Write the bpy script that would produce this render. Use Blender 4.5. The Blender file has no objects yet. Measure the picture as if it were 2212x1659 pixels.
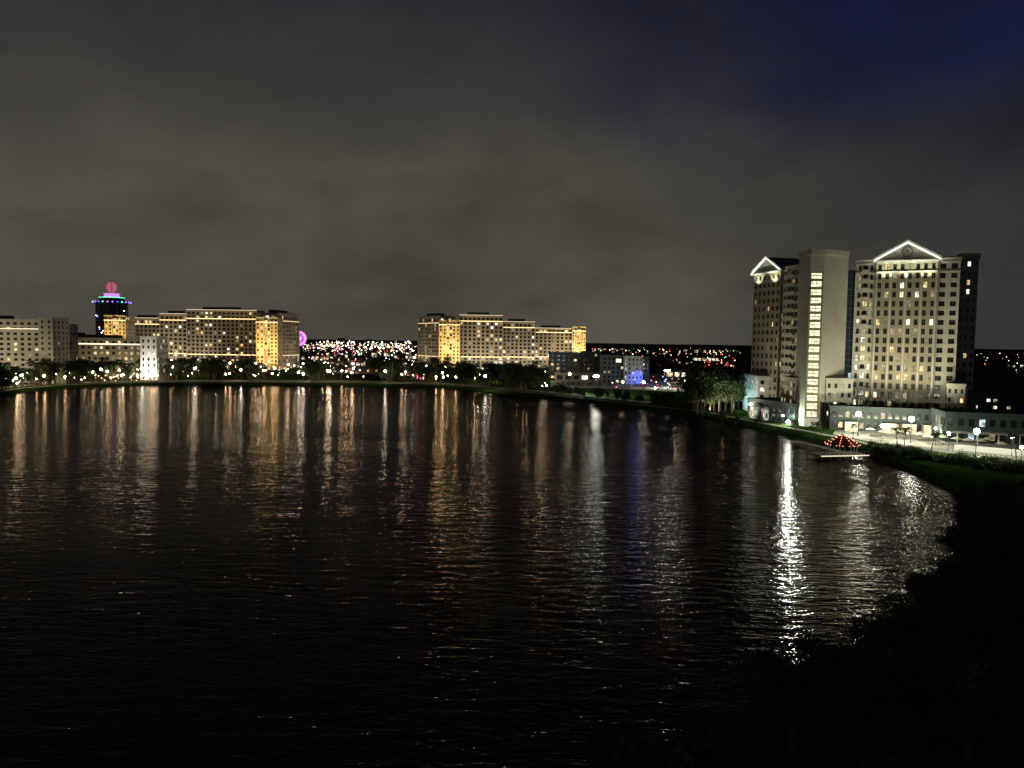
import bpy, math, random
from mathutils import Vector, Matrix
random.seed(7)
sc=bpy.context.scene
sc.view_settings.view_transform='Standard'
sc.view_settings.look='None'
# ------------------------------------------------------------------ camera
F=1609.0; W=2212.0; H=1659.0
CAMH=30.0
cam_d=bpy.data.cameras.new("camera"); cam=bpy.data.objects.new("camera",cam_d)
sc.collection.objects.link(cam); sc.camera=cam
cam_d.sensor_width=36; cam_d.lens=36*F/W; cam_d.clip_start=0.5; cam_d.clip_end=30000
R=Matrix.Rotation(math.radians(90-3.36),4,'X')@Matrix.Rotation(math.radians(0.8),4,'Z')
cam.matrix_world=Matrix.Translation((0,0,CAMH))@R
R3=R.to_3x3()
def ray(u,v): return R3@Vector(((u-W/2)/F,(H/2-v)/F,-1.0))
def at(u,v,Y):
    d=ray(u,v); return Vector((0,0,CAMH))+d*(Y/d.y)
def gnd(u,v,z=1.5):
    d=ray(u,v); return Vector((0,0,CAMH))+d*((z-CAMH)/d.z)
# ------------------------------------------------------------------ materials
def newmat(name):
    m=bpy.data.materials.new(name); m.use_nodes=True
    return m,m.node_tree.nodes,m.node_tree.links,m.node_tree.nodes["Principled BSDF"]
def surf(name,c1,c2,scale=0.3,rough=0.8,detail=5,bump=0.0,spec=0.5):
    m,n,l,b=newmat(name)
    tc=n.new("ShaderNodeTexCoord"); no=n.new("ShaderNodeTexNoise"); cr=n.new("ShaderNodeValToRGB")
    no.inputs["Scale"].default_value=scale; no.inputs["Detail"].default_value=detail; no.inputs["Roughness"].default_value=0.65
    l.new(tc.outputs["Object"],no.inputs["Vector"]); l.new(no.outputs["Fac"],cr.inputs["Fac"])
    cr.color_ramp.elements[0].position=0.3; cr.color_ramp.elements[1].position=0.7
    cr.color_ramp.elements[0].color=(*c1,1); cr.color_ramp.elements[1].color=(*c2,1)
    l.new(cr.outputs["Color"],b.inputs["Base Color"]); b.inputs["Roughness"].default_value=rough
    b.inputs["Specular IOR Level"].default_value=spec
    if bump:
        bu=n.new("ShaderNodeBump"); bu.inputs["Distance"].default_value=bump
        l.new(no.outputs["Fac"],bu.inputs["Height"]); l.new(bu.outputs["Normal"],b.inputs["Normal"])
    return m
def emit(name,c,s,base=(0.1,0.1,0.1)):
    m,n,l,b=newmat(name); b.inputs["Base Color"].default_value=(*base,1)
    b.inputs["Emission Color"].default_value=(*c,1); b.inputs["Emission Strength"].default_value=s
    return m
def glass(name,c,r=0.15):
    m,n,l,b=newmat(name); b.inputs["Base Color"].default_value=(*c,1); b.inputs["Roughness"].default_value=r
    return m
def room(name,c,s,lo=0.25,hi=1.4):
    # lit room: brightness varies over the pane (curtains, lamps)
    m,n,l,b=newmat(name)
    tc=n.new("ShaderNodeTexCoord"); no=n.new("ShaderNodeTexNoise"); mr=n.new("ShaderNodeMapRange")
    no.inputs["Scale"].default_value=0.9; no.inputs["Detail"].default_value=2
    l.new(tc.outputs["Object"],no.inputs["Vector"]); l.new(no.outputs["Fac"],mr.inputs["Value"])
    mr.inputs["From Min"].default_value=0.35; mr.inputs["From Max"].default_value=0.65
    mr.inputs["To Min"].default_value=lo*s; mr.inputs["To Max"].default_value=hi*s
    b.inputs["Base Color"].default_value=(0.05,0.05,0.05,1)
    b.inputs["Emission Color"].default_value=(*c,1); l.new(mr.outputs["Result"],b.inputs["Emission Strength"])
    m.cycles.emission_sampling='NONE'
    return m
M={}
M['tan']=surf("stucco_tan",(0.29,0.26,0.20),(0.40,0.36,0.28),0.15)
M['cream']=surf("stucco_cream",(0.44,0.38,0.27),(0.55,0.48,0.36),0.2)
M['white']=surf("painted_white",(0.6,0.6,0.56),(0.74,0.74,0.70),0.25)
M['stone']=surf("stucco_stone",(0.33,0.33,0.26),(0.46,0.45,0.36),0.12)
M['olive']=surf("stucco_olive",(0.21,0.185,0.13),(0.30,0.27,0.19),0.2)
M['darkwall']=surf("dark_cladding",(0.04,0.045,0.045),(0.08,0.08,0.08),0.2)
M['greywall']=surf("grey_cladding",(0.10,0.12,0.12),(0.17,0.19,0.19),0.2)
M['teal']=surf("teal_wall",(0.022,0.036,0.034),(0.045,0.062,0.058),0.2)
M['roof']=surf("roof_membrane",(0.08,0.075,0.07),(0.14,0.13,0.12),0.3)
M['glass']=glass("window_glass",(0.02,0.022,0.025))
M['glassb']=glass("blue_glass",(0.015,0.03,0.045),0.1)
M['metal']=surf("painted_metal",(0.06,0.06,0.06),(0.1,0.1,0.1),2,0.5)
M['asphalt']=surf("asphalt",(0.035,0.035,0.036),(0.065,0.063,0.06),0.2,0.9)
M['paving']=surf("concrete_paving",(0.26,0.24,0.20),(0.40,0.37,0.32),0.25,0.9,spec=0.2)
M['linepaint']=surf("line_paint",(0.7,0.7,0.68),(0.8,0.8,0.78),1)
M['grass']=surf("grass",(0.018,0.040,0.007),(0.05,0.10,0.022),0.35,1.0,8,0.1,spec=0.0)
M['leafd']=surf("leaf_dark",(0.015,0.03,0.01),(0.04,0.06,0.02),0.5)
M['leafl']=surf("leaf_light",(0.04,0.08,0.02),(0.09,0.15,0.045),0.5)
M['bark']=surf("bark",(0.06,0.045,0.03),(0.13,0.1,0.07),2)
M['wood']=surf("deck_wood",(0.12,0.09,0.06),(0.22,0.17,0.12),1)
M['redroof']=surf("red_roof",(0.22,0.05,0.03),(0.32,0.09,0.05),1)
M['lw']=room("room_warm",(1.0,0.72,0.36),1.2)
M['lw2']=room("room_white",(1.0,0.93,0.75),1.4)
M['ld']=room("room_dim",(1.0,0.75,0.45),0.4)
M['lc']=room("room_cool",(0.7,0.9,1.0),0.9)
M['stair']=room("stair_light",(1.0,0.94,0.60),1.35,0.55,1.3)
M['store']=room("storefront",(1.0,0.75,0.42),1.3)
M['gold']=emit("led_gold",(1.0,0.73,0.34),2.1)
M['goldw']=emit("led_warm",(1.0,0.82,0.56),1.5)
M['ledw']=emit("led_white",(0.92,1.0,0.80),2.6)
M['lamp_w']=emit("lamp_warm",(1.0,0.66,0.36),100)
M['lamp_n']=emit("lamp_neutral",(1.0,0.90,0.70),150)
M['lamp_c']=emit("lamp_cool",(0.95,1.0,0.80),420)
M['lamp_b']=emit("lamp_flood",(0.92,1.0,0.86),360)
def far(name,c,s):
    m=emit(name,c,s); m.cycles.emission_sampling='NONE'; return m
M['f_w']=far("far_warm",(1,0.70,0.42),6); M['f_n']=far("far_white",(1,0.9,0.8),8)
M['f_r']=far("far_red",(1,0.08,0.06),5); M['f_m']=far("far_magenta",(1,0.15,0.75),5)
M['f_g']=far("far_green",(0.5,1,0.45),3); M['f_b']=far("far_blue",(0.25,0.35,1),5)
M['f_o']=far("far_orange",(1,0.48,0.16),5)
M['purple']=emit("neon_purple",(0.45,0.18,1.0),1.6); M['nblue']=emit("neon_blue",(0.06,0.1,1.0),2.2)
M['npink']=emit("neon_pink",(1.0,0.24,0.34),0.42); M['ngreen']=emit("neon_green",(0.1,1.0,0.55),1.6)
M['bulb']=emit("bulb_red_orange",(1.0,0.36,0.24),6)
# ------------------------------------------------------------------ mesh builder
class MB:
    def __init__(s): s.v=[];s.f=[];s.mi=[];s.names=[]
    def k(s,m):
        if m not in s.names: s.names.append(m)
        return s.names.index(m)
    def face(s,pts,m):
        i=len(s.v); s.v+= [tuple(p) for p in pts]; s.f.append(tuple(range(i,i+len(pts)))); s.mi.append(s.k(m))
    def box(s,o,ex,ey,ez,m,top=None):
        o=Vector(o);ex=Vector(ex);ey=Vector(ey);ez=Vector(ez)
        a,b,c,d=o,o+ex,o+ex+ey,o+ey
        A,B,C,D=[p+ez for p in (a,b,c,d)]
        for q in ((d,c,b,a),(a,b,B,A),(b,c,C,B),(c,d,D,C),(d,a,A,D)): s.face(q,m)
        s.face((A,B,C,D),top or m)
    def cyl(s,p0,p1,r0,r1,n,m,caps=True):
        p0=Vector(p0);p1=Vector(p1); ax=(p1-p0).normalized()
        t=Vector((1,0,0)) if abs(ax.x)<0.8 else Vector((0,1,0))
        a=ax.cross(t).normalized(); b=ax.cross(a)
        r=[(a*math.cos(2*math.pi*i/n)+b*math.sin(2*math.pi*i/n)) for i in range(n)]
        for i in range(n):
            j=(i+1)%n
            s.face((p0+r[i]*r0,p0+r[j]*r0,p1+r[j]*r1,p1+r[i]*r1),m)
        if caps: s.face([p1+q*r1 for q in r],m); s.face([p0+q*r0 for q in reversed(r)],m)
    def ball(s,c,r,m,n=8,k=5,sz=1.0):
        c=Vector(c)
        def p(i,j):
            th=math.pi*j/k; ph=2*math.pi*i/n
            return c+Vector((math.sin(th)*math.cos(ph),math.sin(th)*math.sin(ph),math.cos(th)*sz))*r
        for j in range(k):
            for i in range(n):
                if j==0: s.face((p(0,0),p(i,1),p(i+1,1)),m)
                elif j==k-1: s.face((p(i,j),p(0,k),p(i+1,j)),m)
                else: s.face((p(i,j),p(i,j+1),p(i+1,j+1),p(i+1,j)),m)
    def octa(s,c,r,m):
        c=Vector(c); X=Vector((r,0,0));Y=Vector((0,r,0));Z=Vector((0,0,r))
        q=[X,Y,-X,-Y]
        for i in range(4):
            s.face((c+q[i],c+q[(i+1)%4],c+Z),m); s.face((c+q[(i+1)%4],c+q[i],c-Z),m)
    def facade(s,p0,p1,z0,z1,nc,nr,wf,hf,rec,wall,dark='glass',lit=(),pl=0.0,trim=None):
        p0=Vector((p0[0],p0[1],0));p1=Vector((p1[0],p1[1],0)); d=p1-p0; n=Vector((d.y,-d.x,0)).normalized()
        def P(a,z,o=0.0): return p0+d*a+Vector((0,0,z))-n*o
        ch=(z1-z0)/nr; cw=1.0/nc
        for c in range(nc):
            a0=c*cw;a1=a0+cw; w0=a0+cw*(1-wf)/2; w1=a1-cw*(1-wf)/2
            s.face((P(a0,z0),P(w0,z0),P(w0,z1),P(a0,z1)),wall)
            s.face((P(w1,z0),P(a1,z0),P(a1,z1),P(w1,z1)),wall)
            for r in range(nr):
                b0=z0+r*ch;b1=b0+ch; h0=b0+ch*(1-hf)*0.45;h1=b1-ch*(1-hf)*0.55
                s.face((P(w0,b0),P(w1,b0),P(w1,h0),P(w0,h0)),wall)
                s.face((P(w0,h1),P(w1,h1),P(w1,b1),P(w0,b1)),wall)
                s.face((P(w0,h0),P(w1,h0),P(w1,h0,rec),P(w0,h0,rec)),wall)
                s.face((P(w0,h1,rec),P(w1,h1,rec),P(w1,h1),P(w0,h1)),wall)
                s.face((P(w0,h0),P(w0,h0,rec),P(w0,h1,rec),P(w0,h1)),wall)
                s.face((P(w1,h0,rec),P(w1,h0),P(w1,h1),P(w1,h1,rec)),wall)
                m=random.choice(lit) if (lit and random.random()<pl) else dark
                s.face((P(w0,h0,rec),P(w1,h0,rec),P(w1,h1,rec),P(w0,h1,rec)),m)
                if trim:
                    mid=(w0+w1)/2; e=0.05/max(d.length,1)
                    s.face((P(mid-e,h0,rec-0.05),P(mid+e,h0,rec-0.05),P(mid+e,h1,rec-0.05),P(mid-e,h1,rec-0.05)),trim)
    def block(s,p0,p1,dep,z0,z1,nc,nr,wf=0.5,hf=0.55,rec=0.3,wall='tan',dark='glass',lit=('lw','ld'),pl=0.15,roof='roof',sides=True,parapet=1.0,trim=None):
        p0=Vector((p0[0],p0[1],0));p1=Vector((p1[0],p1[1],0)); d=p1-p0; n=Vector((d.y,-d.x,0)).normalized()
        q0=p0-n*dep;q1=p1-n*dep; Z=Vector((0,0,1))
        s.facade(p0,p1,z0,z1,nc,nr,wf,hf,rec,wall,dark,lit,pl,trim)
        ns=max(1,int(dep/(d.length/nc)))
        if sides:
            s.facade(q0,p0,z0,z1,ns,nr,wf,hf,rec,wall,dark,lit,pl,trim); s.facade(p1,q1,z0,z1,ns,nr,wf,hf,rec,wall,dark,lit,pl,trim)
        else:
            s.face((q0+Z*z0,p0+Z*z0,p0+Z*z1,q0+Z*z1),wall); s.face((p1+Z*z0,q1+Z*z0,q1+Z*z1,p1+Z*z1),wall)
        s.face((q1+Z*z0,q0+Z*z0,q0+Z*z1,q1+Z*z1),wall)
        s.face((p0+Z*z1,p1+Z*z1,q1+Z*z1,q0+Z*z1),roof)
        if parapet>0:
            e=d.normalized(); o=0.25
            a=p0-e*o+n*o+Z*z1; L=d.length+2*o; D=dep+2*o
            s.box(a,e*L,-n*0.5,Z*parapet,wall); s.box(a-n*(D-0.5),e*L,-n*0.5,Z*parapet,wall)
            s.box(a-n*0.5,e*0.5,-n*(D-1.0),Z*parapet,wall); s.box(a-n*0.5+e*(L-0.5),e*0.5,-n*(D-1.0),Z*parapet,wall)
        return n
    def band(s,p0,p1,z,h,out,m,inset=0.0):
        p0=Vector((p0[0],p0[1],0));p1=Vector((p1[0],p1[1],0)); d=p1-p0; e=d.normalized(); n=Vector((d.y,-d.x,0)).normalized()
        s.box(p0+e*inset+Vector((0,0,z))+n*(out+0.01),e*(d.length-2*inset),-n*out,Vector((0,0,h)),m)
    def mesh(s,name):
        me=bpy.data.meshes.new(name); me.from_pydata(s.v,[],s.f)
        for k in s.names: me.materials.append(M[k])
        me.polygons.foreach_set("material_index",s.mi); me.update(); return me
    def obj(s,name,loc=(0,0,0),parent=None):
        o=bpy.data.objects.new(name,s.mesh(name)); o.location=loc; sc.collection.objects.link(o)
        if parent: o.parent=parent
        return o
def inst(name,me,loc,rz=0,scl=1.0):
    o=bpy.data.objects.new(name,me); o.location=loc; o.rotation_euler=(0,0,rz); o.scale=(scl,)*3
    sc.collection.objects.link(o); return o
def area(name,loc,tgt,sx,sy,pw,col,parent=None,spread=180):
    L=bpy.data.lights.new(name,'AREA'); L.shape='RECTANGLE'; L.size=sx; L.size_y=sy; L.energy=pw; L.color=col; L.spread=math.radians(spread)
    o=bpy.data.objects.new(name,L); sc.collection.objects.link(o); o.location=loc
    o.rotation_euler=(Vector(tgt)-Vector(loc)).to_track_quat('-Z','Y').to_euler()
    if parent: o.parent=parent
    return o
def spot(name,loc,tgt,pw,col,ang=70,parent=None,r=0.3,blend=0.6):
    L=bpy.data.lights.new(name,'SPOT'); L.energy=pw; L.color=col; L.spot_size=math.radians(ang); L.spot_blend=blend; L.shadow_soft_size=r
    o=bpy.data.objects.new(name,L); sc.collection.objects.link(o); o.location=loc
    o.rotation_euler=(Vector(tgt)-Vector(loc)).to_track_quat('-Z','Y').to_euler()
    if parent: o.parent=parent
    return o
# ------------------------------------------------------------------ sky
w=bpy.data.worlds.new("World"); sc.world=w; w.use_nodes=True
n=w.node_tree.nodes; l=w.node_tree.links; bg=n["Background"]
tc=n.new("ShaderNodeTexCoord"); sp=n.new("ShaderNodeSeparateXYZ"); l.new(tc.outputs["Generated"],sp.inputs[0])
def ramp(stops):
    r=n.new("ShaderNodeValToRGB"); e=r.color_ramp.elements
    e[0].position=stops[0][0]; e[0].color=(*stops[0][1],1); e[1].position=stops[1][0]; e[1].color=(*stops[1][1],1)
    for p,c in stops[2:]:
        x=e.new(p); x.color=(*c,1)
    return r
def cloud(scale,sz,det,off):
    mp=n.new("ShaderNodeMapping"); mp.inputs["Scale"].default_value=(1,1,sz); mp.inputs["Location"].default_value=(off,off*0.7,0); l.new(tc.outputs["Generated"],mp.inputs[0])
    cl=n.new("ShaderNodeTexNoise"); cl.inputs["Scale"].default_value=scale; cl.inputs["Detail"].default_value=det; cl.inputs["Roughness"].default_value=0.55; cl.inputs["Distortion"].default_value=0.5; l.new(mp.outputs[0],cl.inputs["Vector"]); return cl.outputs["Fac"]
def math_(op,a,b=None,c=None,clamp=False):
    m=n.new("ShaderNodeMath"); m.operation=op; m.use_clamp=clamp
    for i,x in enumerate((a,b,c)):
        if x is None: continue
        if isinstance(x,(int,float)): m.inputs[i].default_value=x
        else: l.new(x,m.inputs[i])
    return m.outputs[0]
cn=math_('SUBTRACT',cloud(2.3,2.2,4,1.3),0.5)
cn2=math_('SUBTRACT',cloud(5.0,2.0,6,4.0),0.5)
zz=math_('MULTIPLY_ADD',cn,0.22,sp.outputs["Z"])
warm=ramp([(0.0,(.074,.068,.057)),(0.06,(.080,.075,.058)),(0.19,(.076,.071,.056)),(0.29,(.047,.044,.041)),(0.40,(.022,.0215,.026)),(1.0,(.010,.010,.014))])
cool=ramp([(0.0,(.042,.041,.039)),(0.12,(.036,.035,.034)),(0.24,(.018,.0185,.025)),(0.34,(.008,.0095,.030)),(0.5,(.006,.007,.030)),(1.0,(.004,.005,.016))])
l.new(zz,warm.inputs[0]); l.new(zz,cool.inputs[0])
xr=math_('MULTIPLY_ADD',cn,0.50,sp.outputs["X"])
xr=math_('MULTIPLY_ADD',sp.outputs["Z"],0.60,xr)
mr=n.new("ShaderNodeMapRange"); mr.interpolation_type='SMOOTHSTEP'; mr.inputs["From Min"].default_value=0.14; mr.inputs["From Max"].default_value=0.64; l.new(xr,mr.inputs["Value"])
mx=n.new("ShaderNodeMix"); mx.data_type='RGBA'; l.new(mr.outputs[0],mx.inputs[0]); l.new(warm.outputs[0],mx.inputs[6]); l.new(cool.outputs[0],mx.inputs[7])
l.new(mx.outputs[2],bg.inputs["Color"])
st=math_('MULTIPLY_ADD',cn,1.3,0.97); st=math_('MULTIPLY_ADD',cn2,0.9,st); l.new(st,bg.inputs["Strength"])
# ------------------------------------------------------------------ terrain + water
sh=[gnd(u,v,0) for u,v in [(-400,866),(0,857),(60,847),(130,840),(300,833),(500,832),(800,834),(950,838),(1050,846),(1200,863),(1350,882),(1500,900),(1600,923),(1700,943),(1800,966),(1880,990),(1960,1021),(2045,1063),(2090,1112),(2060,1220),(1950,1335),(1780,1440),(1500,1590),(1200,1720)]]
sh+= [Vector(p) for p in ((-60,32,0),(-160,60,0),(-265,150,0),(-305,235,0))]
C=Vector((0,200,0))
pts=[]
for i in range(len(sh)):
    a=sh[i]; b=sh[(i+1)%len(sh)]; k=max(2,int((b-a).length/7))
    for j in range(k):
        p=a.lerp(b,j/k); d=(p-C).normalized(); pts.append(p+d*random.uniform(-0.7,0.7))
mb=MB()
def rp(p,off,z):
    d=(p-C); d.z=0; q=p+d.normalized()*off; q.z=z; return q
rings=[(-3,-1.2),(0,0.05),(2.2,0.9),(5.5,1.5),(40,1.5),(200,1.5),(12000,1.5)]
N=len(pts)
rad=[[rp(pts[i],o,z) for i in range(N)] for o,z in rings]
for i in range(N):
    j=(i+1)%N
    for r in range(len(rings)-1):
        mb.face((rad[r][i],rad[r][j],rad[r+1][j],rad[r+1][i]),'grass')
ground=mb.obj("ground")
mb=MB()
for i in range(N):
    j=(i+1)%N
    if pts[i].y>215:
        mb.face((rp(pts[i],8,1.506),rp(pts[j],8,1.506),rp(pts[j],10.5,1.506),rp(pts[i],10.5,1.506)),'paving')
mb.obj("lakeside_path")
# water: murky lake, glossy surface over a near-black body
m,nn,ll,b=newmat("lake_water")
nn.remove(b); out=nn["Material Output"]
gl=nn.new("ShaderNodeBsdfGlossy"); gl.inputs["Color"].default_value=(0.42,0.40,0.38,1); gl.inputs["Roughness"].default_value=0.07
df=nn.new("ShaderNodeBsdfDiffuse"); df.inputs["Color"].default_value=(0.004,0.0035,0.004,1)
fr_=nn.new("ShaderNodeFresnel"); fr_.inputs["IOR"].default_value=1.33; mxs=nn.new("ShaderNodeMixShader")
tcw=nn.new("ShaderNodeTexCoord"); 
def wn(scale,rot,sx,sy,detail):
    mpw=nn.new("ShaderNodeMapping"); mpw.inputs["Rotation"].default_value=(0,0,rot); mpw.inputs["Scale"].default_value=(sx,sy,1)
    t=nn.new("ShaderNodeTexNoise"); t.inputs["Scale"].default_value=scale; t.inputs["Detail"].default_value=detail; t.inputs["Roughness"].default_value=0.55; t.inputs["Distortion"].default_value=0.4
    ll.new(tcw.outputs["Object"],mpw.inputs[0]); ll.new(mpw.outputs[0],t.inputs["Vector"]); return t.outputs["Fac"]
a1=wn(0.42,0.35,0.5,1.6,3); a2=wn(1.3,-0.3,0.7,1.5,2)
ad=nn.new("ShaderNodeMath"); ad.operation='MULTIPLY_ADD'; ad.inputs[1].default_value=0.35; ll.new(a2,ad.inputs[0]); ll.new(a1,ad.inputs[2])
gust=nn.new("ShaderNodeMapRange"); gust.inputs["From Min"].default_value=0.35; gust.inputs["From Max"].default_value=0.65; gust.inputs["To Min"].default_value=0.18; gust.inputs["To Max"].default_value=0.38
ll.new(wn(0.014,0.5,1,2,3),gust.inputs["Value"])
# wind freshens towards the eastern (right) bank
sx=nn.new("ShaderNodeSeparateXYZ"); ll.new(tcw.outputs["Object"],sx.inputs[0])
wx=nn.new("ShaderNodeMapRange"); wx.inputs["From Min"].default_value=-30; wx.inputs["From Max"].default_value=65; wx.inputs["To Min"].default_value=0.52; wx.inputs["To Max"].default_value=1.75; ll.new(sx.outputs["X"],wx.inputs["Value"])
mu=nn.new("ShaderNodeMath"); mu.operation='MULTIPLY'; ll.new(gust.outputs[0],mu.inputs[0]); ll.new(wx.outputs[0],mu.inputs[1])
bu=nn.new("ShaderNodeBump"); bu.inputs["Strength"].default_value=1.0; ll.new(mu.outputs[0],bu.inputs["Distance"]); ll.new(ad.outputs[0],bu.inputs["Height"])
for x in (gl,df,fr_): ll.new(bu.outputs[0],x.inputs["Normal"])
ll.new(fr_.outputs[0],mxs.inputs[0]); ll.new(df.outputs[0],mxs.inputs[1]); ll.new(gl.outputs[0],mxs.inputs[2]); ll.new(mxs.outputs[0],out.inputs["Surface"])
M['water']=m
mb=MB(); mb.face((Vector((-420,-20,0)),Vector((200,-20,0)),Vector((200,520,0)),Vector((-420,520,0))),'water'); mb.obj("lake_water")
# ------------------------------------------------------------------ vegetation
def tree_mesh(name,h,r,nleaf,seed,leaf=0.5):
    rn=random.Random(seed); b=MB()
    top=Vector((rn.uniform(-.4,.4),rn.uniform(-.4,.4),h*0.5)); 
    b.cyl((0,0,-0.3),top*0.5,h*0.035,h*0.026,7,'bark',False); b.cyl(top*0.5,top,h*0.026,h*0.018,7,'bark',False)
    cs=[]
    for i in range(15):
        an=rn.uniform(0,6.28); rr=r*math.sqrt(rn.random())*0.8; zz=h*rn.uniform(0.42,0.9); 
        lim=1-abs(zz/h-0.6)*1.2
        cs.append(Vector((math.cos(an)*rr*lim,math.sin(an)*rr*lim,zz)))
    for c in cs[:8]: b.cyl(top*rn.uniform(0.6,1),c,h*0.012,h*0.004,5,'bark',False)
    for c in cs:
        mt='leafl' if rn.random()<0.45 else 'leafd'; cr=r*rn.uniform(0.25,0.45)
        for k in range(nleaf//15):
            v=Vector((rn.gauss(0,1),rn.gauss(0,1),rn.gauss(0,0.75)))
            v=v.normalized()*cr*rn.uniform(0.55,1.1)
            p=c+v; a=Vector((rn.gauss(0,1),rn.gauss(0,1),rn.gauss(0,1))).normalized(); q=a.cross(Vector((rn.gauss(0,1),rn.gauss(0,1),rn.gauss(0,1)))).normalized()
            s=leaf*rn.uniform(0.6,1.3)
            b.face((p-a*s,p+q*s*0.6,p+a*s,p-q*s*0.6),mt)
    return b.mesh(name)
def palm_mesh(name,h,seed):
    rn=random.Random(seed); b=MB(); p=Vector((0,0,-0.3)); lean=Vector((rn.uniform(-.06,.06),rn.uniform(-.06,.06),1))
    for i in range(5):
        q=p+Vector((lean.x*(i+1),lean.y*(i+1),1)).normalized()*(h/5); b.cyl(p,q,0.26-0.025*i,0.24-0.025*i,7,'bark',False); p=q
    for i in range(20):
        an=i*2.4+rn.uniform(-.2,.2); el=rn.uniform(-0.3,1.1); d=Vector((math.cos(an),math.sin(an),0)); L=rn.uniform(2.8,3.6); pr=p.copy(); side=Vector((-d.y,d.x,0))
        for k in range(7):
            e=el-0.24*k; nx=pr+(d*math.cos(e)+Vector((0,0,math.sin(e))))*L/7
            wd=0.75*math.sin(math.pi*(k+1.2)/8.5)
            mt='leafl' if (i%3==0) else 'leafd'
            mid=(pr+nx)/2
            for sg in (-1,1):
                b.face((pr,nx,mid+side*sg*wd+d*0.35-Vector((0,0,wd*0.5))),mt)
            pr=nx
    return b.mesh(name)
trees=[tree_mesh("tree_crown_%d"%i,10,4.6,1100,i,0.34) for i in range(5)]
bigtrees=[tree_mesh("near_tree_%d"%i,10,4.8,5000,20+i,0.22) for i in range(3)]
palms=[palm_mesh("palm_%d"%i,9+i,40+i) for i in range(4)]
def shrub_mesh(name,seed):
    rn=random.Random(seed); b=MB()
    for c in range(9):
        cc=Vector((rn.uniform(-1.6,1.6),rn.uniform(-1,1),0.6))
        b.cyl((cc.x*0.4,cc.y*0.4,0),cc,0.05,0.02,4,'bark',False)
        for k in range(60):
            p=cc+Vector((rn.gauss(0,.4),rn.gauss(0,.4),rn.gauss(0,.35))); a=Vector((rn.gauss(0,1),rn.gauss(0,1),rn.gauss(0,1))).normalized(); q=a.orthogonal().normalized()
            b.face((p-a*.16,p+q*.1,p+a*.16,p-q*.1),'leafl' if c%2 else 'leafd')
    return b.mesh(name)
shrubs=[shrub_mesh("shrub_%d"%i,60+i) for i in range(3)]
# ------------------------------------------------------------------ lamps
def lamp_mesh(name,mat,h=7,r=0.5):
    b=MB(); b.cyl((0,0,0),(0,0,h-r),0.11,0.07,6,'metal'); b.cyl((0,0,0),(0,0,0.5),0.2,0.16,6,'metal'); b.ball((0,0,h),r,mat,8,5); b.cyl((0,0,h+r*0.9),(0,0,h+r+0.15),r*0.6,0.05,6,'metal'); return b.mesh(name)
def mast_mesh(name,mat,h=11,r=0.45):
    b=MB(); b.cyl((0,0,0),(0,0,h),0.14,0.08,6,'metal'); 
    for s in (-1,1):
        b.cyl((0,0,h-0.2),(s*1.3,0,h),0.06,0.05,5,'metal'); b.box((s*1.3-0.5,-0.25,h),(1.0,0,0),(0,0.5,0),(0,0,0.15),'metal'); b.ball((s*1.3,0,h-0.12),r,mat,6,4,0.6)
    return b.mesh(name)
LW=lamp_mesh("lamp_warm",'lamp_w',5.5,0.5); LN=lamp_mesh("lamp_neutral",'lamp_n',6.5,0.5); MC=mast_mesh("lamp_mast",'lamp_b',10,0.8); TC=lamp_mesh("lamp_terrace",'lamp_c',7,0.75)
def lamp(me,p,s=1.0):
    return inst("street_lamp",me,(p.x,p.y,1.5),random.uniform(0,3.14),s)
def shoreY(u):
    k=[(-400,866),(0,857),(60,847),(130,840),(300,833),(500,832),(800,834),(950,838),(1050,846),(1200,863),(1350,882),(1500,900),(1600,923),(1700,943)]
    for (a,b),(c,d) in zip(k,k[1:]):
        if a<=u<=c: return gnd(u,b+(d-b)*(u-a)/(c-a),0).y
    return 400
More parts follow.
